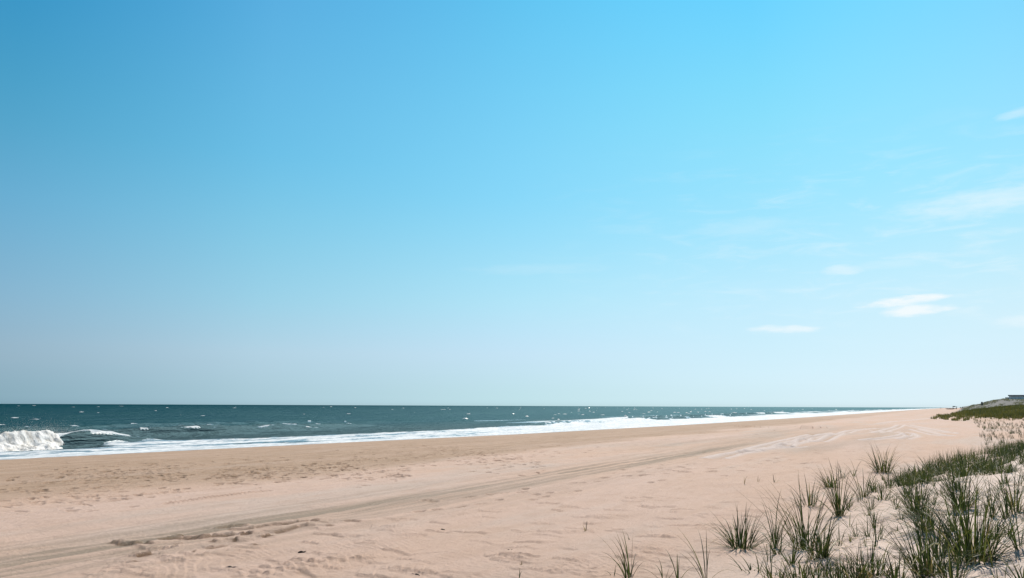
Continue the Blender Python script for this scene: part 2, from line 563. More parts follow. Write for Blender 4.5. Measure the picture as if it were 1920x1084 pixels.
# broader, uneven ripples on the dune
Z += .020 * pn(X * 1.1 + Y * .4, Y * 2.6, 56) * ss(0, 1.5, T) * (1 - ss(25, 60, Rr))
Z += .009 * np.sin((X * .55 + Y * .83) / .10 + 3 * pn(X * .7, Y * .7, 57)) * ss(.2, 1.5, T) * ss(-.1, .3, pn(X * .5, Y * .5, 58)) * (1 - ss(20, 40, Rr))
track = np.zeros_like(Z); pale = np.zeros_like(Z); churn_shade = np.zeros_like(Z)

Zg = Z.reshape(nr, nt); Xg = X.reshape(nr, nt); Yg = Y.reshape(nr, nt)
trackg = track.reshape(nr, nt); paleg = pale.reshape(nr, nt); churn_shadeg = churn_shade.reshape(nr, nt)


def window(x, y, rad):
    r = math.hypot(x, y); th = math.atan2(x, y)
    i0, i1 = np.searchsorted(RR, [max(r - rad, .4), r + rad])
    a = rad / max(r, rad)
    j0, j1 = np.searchsorted(TH, [th - a, th + a])
    return slice(i0, i1), slice(j0, j1)


def footprint(x, y, ang, ln, wd, depth, dark=0.0):
    """an oval hollow with a pushed-up rim"""
    I, J = window(x, y, ln * 2.4)
    dx = Xg[I, J] - x; dy = Yg[I, J] - y
    if dx.size == 0: return
    a = (dx * math.sin(ang) + dy * math.cos(ang)) / (ln * .5)
    b = (dx * math.cos(ang) - dy * math.sin(ang)) / (wd * .5)
    q = np.sqrt(a * a + b * b)
    Zg[I, J] += -depth * np.exp(-(q / .95) ** 4) + depth * .2 * np.exp(-((q - 1.4) / .38) ** 2)
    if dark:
        churn_shadeg[I, J] = np.maximum(churn_shadeg[I, J], dark * np.exp(-(q / 1.05) ** 4))  # shade of the hollow painted in, along with damp sand laid bare


def scarp(pts, A, back=.5, dark=0.0, pal=0.0):
    """a small broken edge: the sand stands A higher on the far side of the line"""
    pts = np.array(pts)
    for k in range(len(pts) - 1):
        p0, p1 = pts[k], pts[k + 1]
        L = np.hypot(*(p1 - p0))
        if L < 1e-3: continue
        c = (p0 + p1) / 2
        I, J = window(c[0], c[1], L / 2 + back * 3)
        dx = Xg[I, J] - p0[0]; dy = Yg[I, J] - p0[1]
        if dx.size == 0: continue
        e = (p1 - p0) / L
        s_ = (dx * e[0] + dy * e[1]) / L
        n = np.array([-e[1], e[0]])
        if n @ c < 0: n = -n
        d = dx * n[0] + dy * n[1]
        d = d + .13 * pn((dx + p0[0]) * 1.1, (dy + p0[1]) * 1.1, 61)
        tap0 = ss(-.02, .18, s_) if k == 0 else ss(-.06, .06, s_)
        tap1 = ss(1.02, .82, s_) if k == len(pts) - 2 else ss(1.06, .94, s_)
        w_ = tap0 * tap1
        h = np.where(d > 0, A * np.exp(-np.maximum(d, 0) / back), 0) * ss(-.03, .06, d) - A * .25 * np.exp(-(d + .08) ** 2 / .01)
        Zg[I, J] += h * w_
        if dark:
            churn_shadeg[I, J] = np.maximum(churn_shadeg[I, J], dark * w_ * np.exp(-(d + .015) ** 2 / .0035))  # shade on the near face of the edge, painted as darker colour


def wheel_track(pts, A, w_=.32, grey=0.0, pal=0.0):
    """a wheel rut with banks along a line of points (x, y)"""
    pts = np.array(pts, float)
    for k in range(len(pts) - 1):
        p0, p1 = pts[k], pts[k + 1]
        L = np.hypot(*(p1 - p0)); c = (p0 + p1) / 2
        I, J = window(c[0], c[1], L / 2 + w_ * 3)
        dx = Xg[I, J] - p0[0]; dy = Yg[I, J] - p0[1]
        if dx.size == 0: continue
        e = (p1 - p0) / L
        s_ = dx * e[0] + dy * e[1]
        d = np.abs(-dx * e[1] + dy * e[0])
        inside = ((s_ >= 0) & (s_ < L)).astype(float)
        Zg[I, J] += inside * (-A * np.exp(-(d / (w_ * .5)) ** 4) + A * .6 * np.exp(-((d - w_ * .85) / (w_ * .3)) ** 2))
        if pal:
            paleg[I, J] = np.maximum(paleg[I, J], inside * pal * np.exp(-((d - w_ * .8) / (w_ * .45)) ** 2))
        if grey:
            trackg[I, J] = np.maximum(trackg[I, J], inside * grey * np.exp(-(d / (w_ * .6)) ** 4))


def g2(px, py):
    x, y, z, _ = ground(px, py)
    return (x, y)


# the wide beaten vehicle lane along the beach
lane_px = [(0, 1066), (120, 1036), (240, 1018), (400, 990), (600, 958), (800, 928), (1000, 897), (1150, 873), (1300, 848), (1420, 829), (1540, 812)]
lane = np.array([uv(*g2(*q)) for q in lane_px])
o_ = np.argsort(lane[:, 0])
lane_v = np.interp(U, lane[o_, 0], lane[o_, 1])
dl = V - lane_v + .35 * fbm(U * .09, U * 0, 62, 3)
streak_ = .45 + 1.3 * fbm(U * .03, V * 2.3, 63, 4, .6)
body = ss(-1.5, -.2, dl) * ss(1.3, .1, dl)
side = ss(-4.2, -1.0, dl) * ss(3.8, .9, dl)
fade = ss(70, 48, U)
trk = np.clip(body * np.clip(streak_ + .25, 0, 1) * .66 + side * np.clip(streak_ - .2, 0, 1) * .55, 0, 1) * (.35 + .65 * fade) * ss(140, 80, U)
trackg += trk.reshape(nr, nt)
for off, am in ((-1.0, .03), (-.55, .022), (.35, .03), (.8, .025), (1.7, .018), (2.3, .02), (3.4, .012), (4.1, .012)):
    Zg += (near * (-am * np.exp(-((dl - off + .25 * pn(U * .05, U * 0, int(abs(off) * 100))) / .16) ** 2)) * ss(120, 80, U)).reshape(nr, nt)
Zg -= (.05 * body * near * fade).reshape(nr, nt)
# greyer, driven-over sand where vehicles turn
turn = ss(42, 58, U) * ss(150, 95, U) * ss(3, 7, V + 2 * pn(U * .05, V * .2, 64)) * ss(24, 17, V) * np.clip(.5 + .9 * fbm(U * .03, V * .5, 65, 3), 0, 1)
trackg[:] = np.maximum(trackg, (.5 * turn).reshape(nr, nt))

# turning wheel tracks further along the beach, pale where dry sand is thrown up
swirls = [
    [(1400, 848), (1430, 838), (1490, 823), (1525, 815)], [(1412, 846), (1450, 838), (1500, 830), (1510, 822)],
    [(1470, 838), (1485, 830), (1500, 825), (1570, 811)], [(1530, 829), (1545, 826), (1560, 818), (1575, 812)],
    [(1580, 813), (1595, 808), (1620, 805), (1650, 803)], [(1640, 812), (1665, 806), (1680, 802), (1690, 797)],
    [(1690, 824), (1712, 819), (1700, 812), (1640, 808)], [(1715, 805), (1735, 810), (1760, 816), (1780, 818)],
    [(1700, 797), (1730, 803), (1770, 811), (1800, 813)], [(1650, 794), (1680, 790), (1720, 787), (1760, 783)],
    [(1340, 861), (1370, 852), (1440, 841), (1500, 838)], [(1620, 826), (1660, 822), (1690, 818), (1705, 813)],
]
for q in swirls:
    P_ = np.array([g2(*k) for k in q])
    tt = np.linspace(0, 1, 40); ti = np.linspace(0, 1, len(P_))
    line = np.stack([np.interp(tt, ti, P_[:, 0]), np.interp(tt, ti, P_[:, 1])], 1)
    for _ in range(5):
        line[1:-1] = (line[:-2] + line[2:] + 2 * line[1:-1]) / 4
    wheel_track(line, .08, .6, grey=.35, pal=.95)

# broken crust beside the lane
def zp(pts, ox=200, oy=960, k=3.84): return [g2(ox + a / k, oy + b / k) for a, b in pts]
for pts, A, dk in (
    ([(0, 205), (60, 210), (200, 212), (270, 205), (330, 216)], .075, .25),
    ([(345, 195), (440, 176), (540, 172), (700, 176), (760, 160), (930, 155)], .075, .3),
    ([(490, 165), (560, 152)], .07, .45),
    ([(790, 106), (870, 94), (1040, 93)], .06, .2), ([(860, 114), (1060, 108), (1120, 98), (1200, 90)], .06, .25),
    ([(1180, 90), (1310, 80), (1390, 74), (1460, 66), (1540, 74)], .075, .3), ([(1530, 86), (1600, 84)], .05, .2),
    ([(950, 164), (1000, 158), (1060, 164)], .085, .4), ([(1110, 190), (1150, 178), (1200, 168)], .09, .4),
    ([(1200, 158), (1300, 140), (1390, 104)], .08, .3), ([(1390, 100), (1420, 108), (1500, 112)], .06, .1),
    ([(1590, 118), (1640, 106)], .05, .3), ([(1690, 80), (1760, 68), (1840, 80)], .05, .25),
    ([(200, 330), (260, 312), (335, 300)], .11, .5), ([(180, 372), (215, 362)], .06, .4),
    ([(920, 198), (960, 216)], .06, .4), ([(1040, 240), (1090, 236)], .05, .35),
    ([(480, 228), (560, 214)], .05, .2), ([(750, 206), (780, 212), (800, 222)], .06, .3), ([(700, 272), (780, 262), (850, 236)], .05, .25),
    ([(610, 296), (640, 294)], .04, .3),
):
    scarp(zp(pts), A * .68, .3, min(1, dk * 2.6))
rg = random.Random(5)
# small lee edges of drifted sand on the foreground beach
for k in range(230):
    px, py = rg.uniform(100, 1460), rg.uniform(930, 1084)
    if py < 1000 - (px - 640) * .10 - 20: continue
    x, y = g2(px, py)
    u_, v_ = uv(x, y)
    if edge(u_) - v_ > -.5: continue
    a = math.radians(rg.gauss(-28, 16)); L = rg.uniform(.25, .95)
    pts = [(x + L * q * math.cos(a + b), y + L * q * math.sin(a + b)) for q, b in ((-.5, .25), (-.17, .1), (.17, -.05), (.5, -.25))]
    scarp(pts, rg.uniform(.012, .034), .3, rg.choice((0, .1, .25)))
# footprints on the open sand beside the lane (a walked line and scattered steps)
steps = [(800, 935, 1), (812, 937, 1), (870, 933, 1), (882, 932, 1), (900, 946, 1), (865, 950, 1), (918, 928, 1), (930, 926, 1), (945, 925, 1),
         (985, 917, 1), (977, 923, 1), (1005, 927, 1), (1030, 924, 1), (1023, 930, 1), (1000, 936, 1), (1075, 907, 1), (1083, 920, 1), (1092, 906, 1), (935, 938, 1),
         (817, 955, 1), (786, 959, 1), (1120, 903, 1), (1135, 897, 1), (1138, 896, 1), (1180, 893, 1), (1205, 893, 1), (1220, 905, 1), (1240, 902, 1)]
for px, py, _k in steps:
    x, y = g2(px, py)
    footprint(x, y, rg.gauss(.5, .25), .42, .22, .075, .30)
for k in range(75):
    px = rg.uniform(1150, 1760); py = np.interp(px, [1150, 1400, 1760], [893, 868, 838]) + rg.gauss(0, 11)
    x, y = g2(px, py); u_, v_ = uv(x, y)
    if edge(u_) - v_ > 0 or v_ > 16: continue
    footprint(x, y, rg.gauss(.5, .5), rg.uniform(.32, .5), rg.uniform(.2, .3), rg.uniform(.05, .085), rg.uniform(.1, .4))
# trampled damp sand nearer the water
def field(px0, px1, yc, spread, n, dark=(.2, .6), dep=(.05, .09)):
    for k in range(n):
        px = rg.uniform(px0, px1); py = np.interp(px, [a for a, b in yc], [b for a, b in yc]) + rg.gauss(0, spread)
        x, y = g2(px, py); u_, v_ = uv(x, y)
        if shore(u_) - v_ < 3: continue
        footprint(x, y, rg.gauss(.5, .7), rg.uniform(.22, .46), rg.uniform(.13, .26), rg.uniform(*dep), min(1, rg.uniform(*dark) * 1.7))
field(0, 640, [(0, 905), (300, 885), (640, 862)], 17, 400)
field(100, 350, [(100, 890), (350, 884)], 9, 190, (.3, .85))
field(400, 680, [(400, 893), (540, 885), (680, 870)], 8, 240, (.35, .85))
field(640, 1020, [(640, 872), (800, 852), (1020, 868)], 11, 280)
field(780, 960, [(780, 838), (960, 862)], 6, 120, (.3, .8))
field(1000, 1500, [(1000, 842), (1250, 822), (1500, 800)], 9, 200, (.2, .5))
field(640, 770, [(640, 900), (770, 885)], 7, 55, (.2, .5))
field(0, 320, [(0, 940), (320, 928)], 11, 60, (.15, .45), (.04, .07))
field(850, 1300, [(850, 815), (1300, 800)], 3, 45, (.2, .5))
for k in range(46):                                      # dotted tread line
    f = k / 45
    x, y = g2(314 + f * 190, 944 - f * 24)
    footprint(x, y, .5, .3, .18, .05, .35)
for k in range(34):
    f = k / 33
    x, y = g2(205 + f * 240, 934 - f * 20)
    footprint(x, y, .5, .26, .18, .04, .25)
# the dark tide-scour line far along the beach
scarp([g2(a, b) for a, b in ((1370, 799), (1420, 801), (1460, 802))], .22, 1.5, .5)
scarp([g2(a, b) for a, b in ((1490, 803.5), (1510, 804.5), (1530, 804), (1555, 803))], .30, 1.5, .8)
# steps between the grass tufts on the dune
for k in range(64):
    px, py = rg.uniform(1380, 1915), rg.uniform(905, 1084)
    x, y = g2(px, py); u_, v_ = uv(x, y)
    if edge(u_) - v_ < .4: continue
    footprint(x, y, rg.uniform(0, 3.1), rg.uniform(.25, .42), rg.uniform(.15, .24), rg.uniform(.03, .06))
for px, py in ((1655, 978), (1652, 996), (1608, 1007), (1585, 1020), (1590, 1028), (1690, 1029), (1635, 1030), (1625, 1048), (1690, 1048), (1650, 1062), (1860, 1074), (1880, 1076), (1680, 890), (1750, 893), (1790, 891), (1755, 905), (1720, 903)):
    x, y = g2(px, py)
    footprint(x, y, rg.uniform(.9, 1.6), .36, .2, .06)

ri = np.arange(nr - 1)[:, None]; ti = np.arange(nt - 1)[None, :]
F = np.stack([ri * nt + ti, (ri + 1) * nt + ti, (ri + 1) * nt + ti + 1, ri * nt + ti + 1], -1).reshape(-1, 4)
keep = (S[F[:, 0]] > -25) | (Rr[F[:, 0]] > 1500) & (S[F[:, 0]] > -400)
F = F[keep]
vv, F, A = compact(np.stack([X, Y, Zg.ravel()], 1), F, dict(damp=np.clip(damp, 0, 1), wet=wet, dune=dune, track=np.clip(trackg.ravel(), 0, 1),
                   pale=np.clip(paleg.ravel(), 0, 1), churn_shade=np.clip(churn_shadeg.ravel(), 0, 1), veg=veg, scrub=scrub))
beach = link('beach', mesh_np('beach', vv, F, m_sand, True, A))
tag(beach, 'wide pinkish sand beach with wheel tracks and footprints beside low dune', 'beach', kind='structure')
del vv, F, A, X, Y, Z, U, V, S, T, Rr, damp, wet, dune, veg, scrub

# ------------------------------------------------------------------ the sea
rows = [46.0]
while rows[-1] < 90000:
    r = rows[-1]
    if r < 118: d = .16
    elif r < 200: d = .34
    else: d = .0115 * r
    rows.append(r + d)
RR = np.array(rows)
TH = np.concatenate([np.radians(np.arange(-130, -37, 3.0)), np.arange(math.radians(-37), math.radians(37), .00115), np.radians(np.arange(37, 60, 2.0))])
nt, nr = len(TH), len(RR)
print('sea grid', nt, nr)
X = (RR[:, None] * np.sin(TH)).ravel(); Y = (RR[:, None] * np.cos(TH)).ravel(); Rr = np.repeat(RR, nt)
U, V = uv(X, Y)
W = V - shore(U)                       # metres out from the waterline
dr = np.where(Rr < 118, .16, np.where(Rr < 200, .34, .0115 * Rr))


def lam(l): return ss(l * .55, l * .2, dr)          # drop waves shorter than the grid can carry


Z = np.zeros_like(X)
off = ss(6, 45, W)
Z += off * (.30 * pn(U / 34, V / 11, 71) * lam(11) + .20 * pn(U / 12, V / 5, 72) * lam(5) + .09 * pn(U / 4, V / 2.2, 73) * lam(2.2) + .04 * pn(U / 1.4, V / 1.0, 74) * lam(1))
Z += ss(40, 200, W) * (.75 * pn(U / 90, V / 30, 75) * lam(30) + 1.1 * pn(U / 260, V / 95, 76) * lam(95) * ss(6000, 1500, Rr))
Z += ss(20, 1, W) * ss(-8, 2, W) * .03 * pn(U / 3, V / 1.2, 77)
foam = np.zeros_like(X); silt = ss(90, 15, W) * .9


def ridge(vc0, slope, u0, u1, s0, s1, H, wf=1.5, wb=4.5, seed=0):
    vc = vc0 + slope * (U - (u0 + u1) / 2) + 1.3 * pn(U * .06, U * 0, 80 + seed)
    tap = ss(u0 - s0, u0 + s0, U) * ss(u1 + s1, u1 - s1, U)
    d = V - vc
    h = H * tap * (1 + .35 * pn(U * .25, U * 0 + 3, 81 + seed)) * np.where(d < 0, np.exp(-(d / wf) ** 2), np.exp(-(np.maximum(d, 0) / wb) ** 2))
    return h, d, tap


# the breaking roller and its unbroken shoulder
hA, dA, tapA = ridge(84.2, .08, 16, 64, 8, 6, 1.55, 1.1, 5, 0)
hB, dB, tB = ridge(99.5, .05, 60, 92, 10, 9, 1.25, 1.4, 5, 1)
hC, dC, tC = ridge(104.5, .03, 82, 116, 10, 12, .95, 1.4, 5, 2)
hD, dD, tD = ridge(112, .03, 100, 140, 9, 12, 1.0, 1.5, 5, 3)
hE, dE, tE = ridge(140, .0, 60, 170, 20, 30, .8, 2.0, 6, 4)
hF, dF, tF = ridge(92, .02, 175, 420, 30, 60, .8, 1.8, 5, 5)
hG, dG, tG = ridge(112, .03, 260, 700, 40, 60, .9, 1.8, 5, 6)
Z += hA + hB + hC + hD + hE + hF + hG
lump = fbm(U * .55, V * .55, 91, 4, .6)
brk = ss(53.6, 52.5, U - .6 * np.clip(dA + 1.6, -2, 2.2) + 1.1 * pn(V * .9, U * .3, 92)) * ss(22, 30, U) * ss(-4.4, -3.2, dA + .5 * lump) * ss(1.6, .6, dA + .4 * lump)
roll = brk * np.exp(-((dA + 1.9) / 1.5) ** 2)
Z += brk * (.34 * lump + .22 * fbm(U * 1.7, V * 1.7, 93, 4, .6)) + roll * .35
foam = np.maximum(foam, brk * .95)
for h, d, tp, thr, sd in ((hA, dA, tapA, -.1, 0), (hB, dB, tB, .06, 1), (hC, dC, tC, .08, 2), (hD, dD, tD, .10, 3), (hE, dE, tE, .2, 4), (hF, dF, tF, -.05, 5), (hG, dG, tG, -.02, 6)):
    cr = ss(-.75, -.25, d) * ss(.6, .15, d) * ss(.3, .6, tp) * ss(thr, thr + .16, pn(U * .16, d * .25, 95 + sd) + .4 * pn(U * .7, d * 1.1, 96 + sd))
    foam = np.maximum(foam, cr * .85)
    Z += cr * .08 * (1 + pn(U * 1.3, V * 1.3, 97))
# white water of the surf
fw = 18.0 + 3.5 * fbm(U * .05, U * 0, 101, 3) + 9 * ss(100, 220, U) + 2.0 * ss(85, 110, U)
edge_n = 2.6 * fbm(U * .16, V * .5, 102, 3)
fw = fw - 7.0 * ss(60, 54, U)
surf = ss(fw + 1.6, fw - 3.0, W + edge_n)
surf = surf * (1 - .95 * ss(.2, .5, hA) * ss(52.5, 54, U) * ss(10.5, 13, W))
inner = .36 + .7 * np.clip(fbm(U * .06, V * .3, 103, 3) + .35, -.2, 1) + .35 * ss(6, .5, W) + .5 * ss(100, 170, U)
foam = np.maximum(foam, surf * np.clip(inner, .2, 1))
# more broken lines farther down the coast
far_lines = ss(.10, .30, fbm(U * .012, V * .07, 104, 3) + .16 * ss(200, 600, U)) * ss(150, 260, U) * ss(105, 40, W)
foam = np.maximum(foam, far_lines * .85)
# lace foam between breaker and surf
lace = ss(.16, .3, pn(U * .1, V * .5, 105) + .3 * pn(U * .5, V * 1.8, 106)) * ss(30, 15, W) * ss(66, 80, U)
foam = np.maximum(foam, lace * .55)
Z += surf * (.07 * fbm(U * .5, V * .9, 107, 3) + .05) * ss(-1, 4, W) + .14 * ss(fw + 1, fw - 1.5, W + edge_n) * ss(fw - 6, fw - 2, W + edge_n)
Z -= .02

ri = np.arange(nr - 1)[:, None]; ti = np.arange(nt - 1)[None, :]
F = np.stack([ri * nt + ti, (ri + 1) * nt + ti, (ri + 1) * nt + ti + 1, ri * nt + ti + 1], -1).reshape(-1, 4)
F = F[W[F].max(1) > -7]
vm_ = np.stack([X, Y, Z], 1)
ff = foam[F].mean(1); bb = brk[F].mean(1)
for name, sel, mat, lab, cat, kind in (
        ('sea', (ff <= .30), m_sea, 'dark teal choppy sea reaching to the horizon', 'sea', 'structure'),
        ('surf_foam', (ff > .30) & (bb <= .3), m_foam, 'white foaming surf washing along the edge of the sand', 'foam', 'stuff'),
        ('breaking_wave', (bb > .3), m_break, 'tall white breaking wave curling just off the beach', 'wave', None)):
    a, b, c = compact(vm_, F[sel], dict(foam=foam, silt=silt))
    tag(link(name, mesh_np(name, a, b, mat, True, c)), lab, cat, kind=kind)

# whitecaps: low ridges of foam on the open sea
vs, fs = [], []
rw = random.Random(21)
cap = []
for k in range(160):
    d = math.exp(rw.uniform(math.log(170 if k < 85 else 300), math.log(2600)))
    th = math.radians(rw.uniform(-36, 30) if k < 85 else rw.uniform(2, 27))
    x, y = d * math.sin(th), d * math.cos(th)
    u_, v_ = uv(x, y)
    if v_ - shore(u_) < 45: continue
    L = min(rw.uniform(1.0, 3.6) * (1 + d / 900), 11); Hh = rw.uniform(.08, .26) * (1 + d / 1400); wd = rw.uniform(.25, .7) * (1 + d / 900)
    a0 = rw.gauss(0, .25); n = 12
    ca, sa = math.cos(SHORE_ROT + a0), math.sin(SHORE_ROT + a0)
    b0 = len(vs)
    for i in range(n + 1):
        f = i / n; tp = math.sin(math.pi * f) ** 1.1 * (.25 + 1.1 * rw.random())
        bend = .35 * L * (f - .5) ** 2 + rw.uniform(-.1, .1) * wd
        for q, hh in ((-1, -.25), (-.35, .75), (.15, 1.0), (1, -.25)):
            lx, ly = (f - .5) * L, bend + q * wd * tp
            vs.append((x + lx * ca - ly * sa, y + lx * sa + ly * ca, hh * Hh * tp + .12))
    for i in range(n):
        for q in range(3):
            i0 = b0 + i * 4 + q
            fs.append((i0, i0 + 4, i0 + 5, i0 + 1))
caps = link('whitecaps', mesh_np('whitecaps', np.array(vs), np.array(fs), m_foam, True, dict(foam=np.repeat(rng.uniform(.5, .86, len(vs) // 52 + 1), 52)[:len(vs)])))
tag(caps, 'small white foam caps scattered over the open teal sea', 'foam', kind='stuff')

# spray blown back off the breaker's crest
vs, fs = [], []
for k in range(6500):
    u_ = rw.uniform(30, 56) if k % 3 else rw.gauss(52, 2.5)
    back = rw.expovariate(.75); hgt = 1.55 + abs(rw.gauss(0, .38)) * (1 + .35 * back)
    hgt *= float(ss(62, 52, u_)) * .45 + .55
    x, y = xy(u_ + back * .6, 84.2 + .08 * (u_ - 39) + back * .8 - .5)
    r_ = rw.uniform(.005, .012)
    b0 = len(vs)
    for q in ((1, 1, 1), (-1, -1, 1), (-1, 1, -1), (1, -1, -1)):
        vs.append((x + q[0] * r_, y + q[1] * r_, hgt + q[2] * r_))
    fs += [(b0, b0 + 1, b0 + 2), (b0, b0 + 3, b0 + 1), (b0, b0 + 2, b0 + 3), (b0 + 1, b0 + 3, b0 + 2)]
spray = link('sea_spray', mesh_np('sea_spray', np.array(vs), np.array(fs), m_break, False))
tag(spray, 'fine white spray blowing back off the breaking wave crest', 'spray', kind='stuff')
del X, Y, Z, U, V, W, Rr, dr, foam, F, vm_

# ------------------------------------------------------------------ beachgrass
def blades(n, h, spread, base_r, seed, width=.010, droop=1.0, lean=(0.0, 0.0), seg=7, dryness=0.0):
    """verts, faces, shade, along of n curved, folded, tapering blades around the origin"""
    r = random.Random(seed)
    V_, F_, S_, A_ = [], [], [], []
    for k in range(n):
        az = r.uniform(0, 2 * math.pi)
        rb = base_r * math.sqrt(r.random())
        x, y = rb * math.cos(az), rb * math.sin(az)
        az += r.gauss(0, .5)
        L = h * (r.uniform(.55, 1.12) if r.random() > .2 else r.uniform(.25, .6))
        tilt = abs(r.gauss(0, .85)) * spread + .04
        curl = r.uniform(.15, 1.2) * droop * (2.0 if r.random() < .3 else .95)
        wd = width * r.uniform(.65, 1.2)
        sh = min(1, max(0, r.gauss(.4 + dryness, .32)))
        tw = r.uniform(-.8, .8)
        ox, oy, oz = x, y, -.05
        b0 = len(V_)
        ang = tilt
        for i in range(seg + 1):
            f = i / seg
            w_ = wd * (1 - f ** 2.2) * (.75 + .5 * min(1, f * 4)) * .5 + .0008
            dirx, diry = math.cos(az), math.sin(az)
            sx_, sy_ = -diry * math.cos(tw * f) , dirx * math.cos(tw * f)
            fold = w_ * .55
            nx, ny = -dirx * math.cos(ang), -diry * math.cos(ang); nz = math.sin(ang)
            V_ += [(ox + sx_ * w_, oy + sy_ * w_, oz), (ox - nx * fold, oy - ny * fold, oz - nz * fold), (ox - sx_ * w_, oy - sy_ * w_, oz)]
            S_ += [sh] * 3; A_ += [f] * 3
            st = L / seg
            ox += dirx * math.sin(ang) * st + lean[0] * st * f
            oy += diry * math.sin(ang) * st + lean[1] * st * f
            oz += math.cos(ang) * st
            ang = min(ang + curl * (f + .25) / seg * 1.7, 2.3)
        for i in range(seg):
            for q in range(2):
                a = b0 + i * 3 + q
                F_.append((a, a + 3, a + 4, a + 1))
    return np.array(V_), np.array(F_), np.array(S_), np.array(A_)


def tuft_mesh(name, *a, mat=m_grass, **k):
    v, f, s_, al = blades(*a, **k)
    return mesh_np(name, v, f, mat, True, dict(shade=s_, along=al))


# the tufts one can tell apart: px, py of the foot, height in photograph pixels, blades, spread, foot radius (m), lean, label
TUFTS = [
    (1178, 1085, 84, 13, .45, .05, (-.35, 0), 'lone narrow beachgrass tuft bending seaward on open sand, farthest from the dune'),
    (1243, 1088, 56, 5, .6, .04, (-.5, 0), 'low thin sprig arching toward the lone narrow tuft'),
    (1271, 1086, 72, 5, .5, .02, (0, 0), 'upright sprig of a few blades forming a V at the dune foot'),
    (1323, 1090, 104, 9, .45, .03, (-.2, 0), 'tall sparse tuft with blades arching seaward at the dune foot'),
    (1388, 1028, 74, 64, .85, .20, (-.12, 0), 'broad dense dark green tuft on the open seaward corner of the dune'),
    (1452, 1027, 104, 15, .4, .05, (0, 0), 'tall slender tuft rising on the landward side of the broad corner tuft'),
    (1508, 1030, 118, 46, .6, .20, (-.1, 0), 'tall bushy tuft leaning seaward above a bare sand hollow'),
    (1515, 950, 52, 26, .6, .22, (0, 0), 'loose upright tuft at the dune edge with bare beach behind it'),
    (1556, 914, 36, 44, .7, .16, (-.1, 0), 'small bright green cushion tuft high on the dune edge'),
    (1575, 968, 88, 34, .4, .09, (0, 0), 'tall dark tuft with crowded stems in front of the green cushion tuft'),
    (1580, 897, 32, 9, .5, .06, (0, 0), 'short thin sprig on the skyline of the dune edge'),
    (1601, 892, 30, 7, .4, .06, (0, 0), 'wispy three-stemmed sprig just behind the dune edge'),
    (1618, 932, 66, 20, .6, .12, (-.12, 0), 'medium tuft bending seaward beside the bare sand shelf'),
    (1655, 886, 46, 58, .6, .30, (0, 0), 'wide dense tuft crowning the dune edge above the bare sand shelf'),
    (1657, 901, 22, 10, .6, .05, (0, 0), 'tiny dark tuft alone on the bare sand shelf'),
    (1654, 938, 42, 22, .9, .10, (0, 0), 'low spreading tuft with splayed blades mid dune'),
    (1698, 936, 42, 7, .4, .03, (0, 0), 'sparse three-bladed sprig on rippled sand'),
    (1720, 965, 64, 62, .6, .16, (0, 0), 'dense green tuft with crowded upright blades beside rippled sand'),
    (1739, 996, 70, 54, .9, .12, (-.1, 0), 'wide splayed tuft casting a long shadow on white sand'),
    (1803, 956, 82, 56, .55, .16, (0, 0), 'tall full tuft standing behind the largest clump'),
    (1785, 998, 84, 17, .45, .04, (0, 0), 'stiff tuft of thick stalks forming a narrow fan'),
    (1862, 971, 62, 16, .55, .05, (0, 0), 'open fan-like tuft alone on pale sand landward of the tall full tuft'),
    (1887, 972, 64, 12, .4, .04, (0, 0), 'slim upright tuft between two open fan-like tufts'),
    (1904, 962, 76, 22, .6, .07, (0, 0), 'larger fan-like tuft with wide blades close to the picture edge'),
    (1912, 1030, 80, 14, .6, .05, (0, 0), 'thick-stalked tuft on pale sand landward of the largest clump'),
    (1824, 1052, 132, 120, .62, .28, (0, 0), 'largest dense clump of tall dark blades on the dune'),
    (1762, 1044, 84, 34, .6, .10, (0, 0), 'upright tuft squeezed seaward against the largest clump'),
    (1742, 1082, 104, 70, .5, .18, (0, 0), 'thick dark tuft with a pale curled dead blade across it'),
    (1526, 1050, 72, 20, .6, .06, (0, 0), 'dark leaning tuft with long arched blades low on the dune'),
    (1543, 1047, 84, 30, .5, .07, (.08, 0), 'pointed tuft with stems fanning landward by the bare sand hollow'),
    (1594, 988, 52, 6, .5, .03, (0, 0), 'forked two-stemmed sprig in the middle of bare sand'),
    (1623, 1025, 34, 3, .3, .02, (0, 0), 'single short stem on white sand beside a taller twin'),
    (1642, 1025, 48, 4, .25, .02, (0, 0), 'thin straight twin stems standing on white sand'),
    (1683, 994, 28, 3, .5, .02, (-.4, 0), 'short bent stem lying over toward the sea'),
    (1632, 1084, 68, 52, .55, .20, (0, 0), 'dark tuft of straight blades cut by the picture bottom, with bare sand landward of it'),
    (1602, 1090, 62, 40, .6, .16, (0, 0), 'tangled dark tuft at the picture bottom beside the straight-bladed tuft'),
    (1574, 1092, 56, 34, .8, .16, (0, 0), 'messy low tuft at the picture bottom with crossing blades'),
    (1534, 1082, 46, 54, .95, .26, (0, 0), 'brownish matted tuft with many dead blades at the dune foot'),
    (1497, 1086, 50, 40, 1.0, .24, (0, 0), 'flattened olive tuft beside the brownish matted tuft'),
    (1452, 1088, 44, 24, 1.0, .20, (-.2, 0), 'sprawling tuft with blades lying over the sand'),
    (1408, 1072, 42, 16, 1.1, .14, (-.5, 0), 'limp tuft trailing long blades toward the beach'),
    (1682, 1092, 60, 26, .5, .10, (0, 0), 'fresh upright tuft at the picture bottom seaward of the thick dark tuft'),
    (1782, 1090, 78, 30, .6, .12, (0, 0), 'leaning tuft at the picture bottom between the two biggest clumps'),
    (1862, 1064, 74, 4, .25, .02, (0, 0), 'tall lone stem on the landward side of the largest clump'),
    (1876, 1094, 60, 6, .9, .04, (.3, 0), 'curved thin blades arching over sand at the picture bottom corner'),
    (1916, 1092, 62, 8, .7, .05, (0, 0), 'bottom corner sprig with drooping blades'),
]
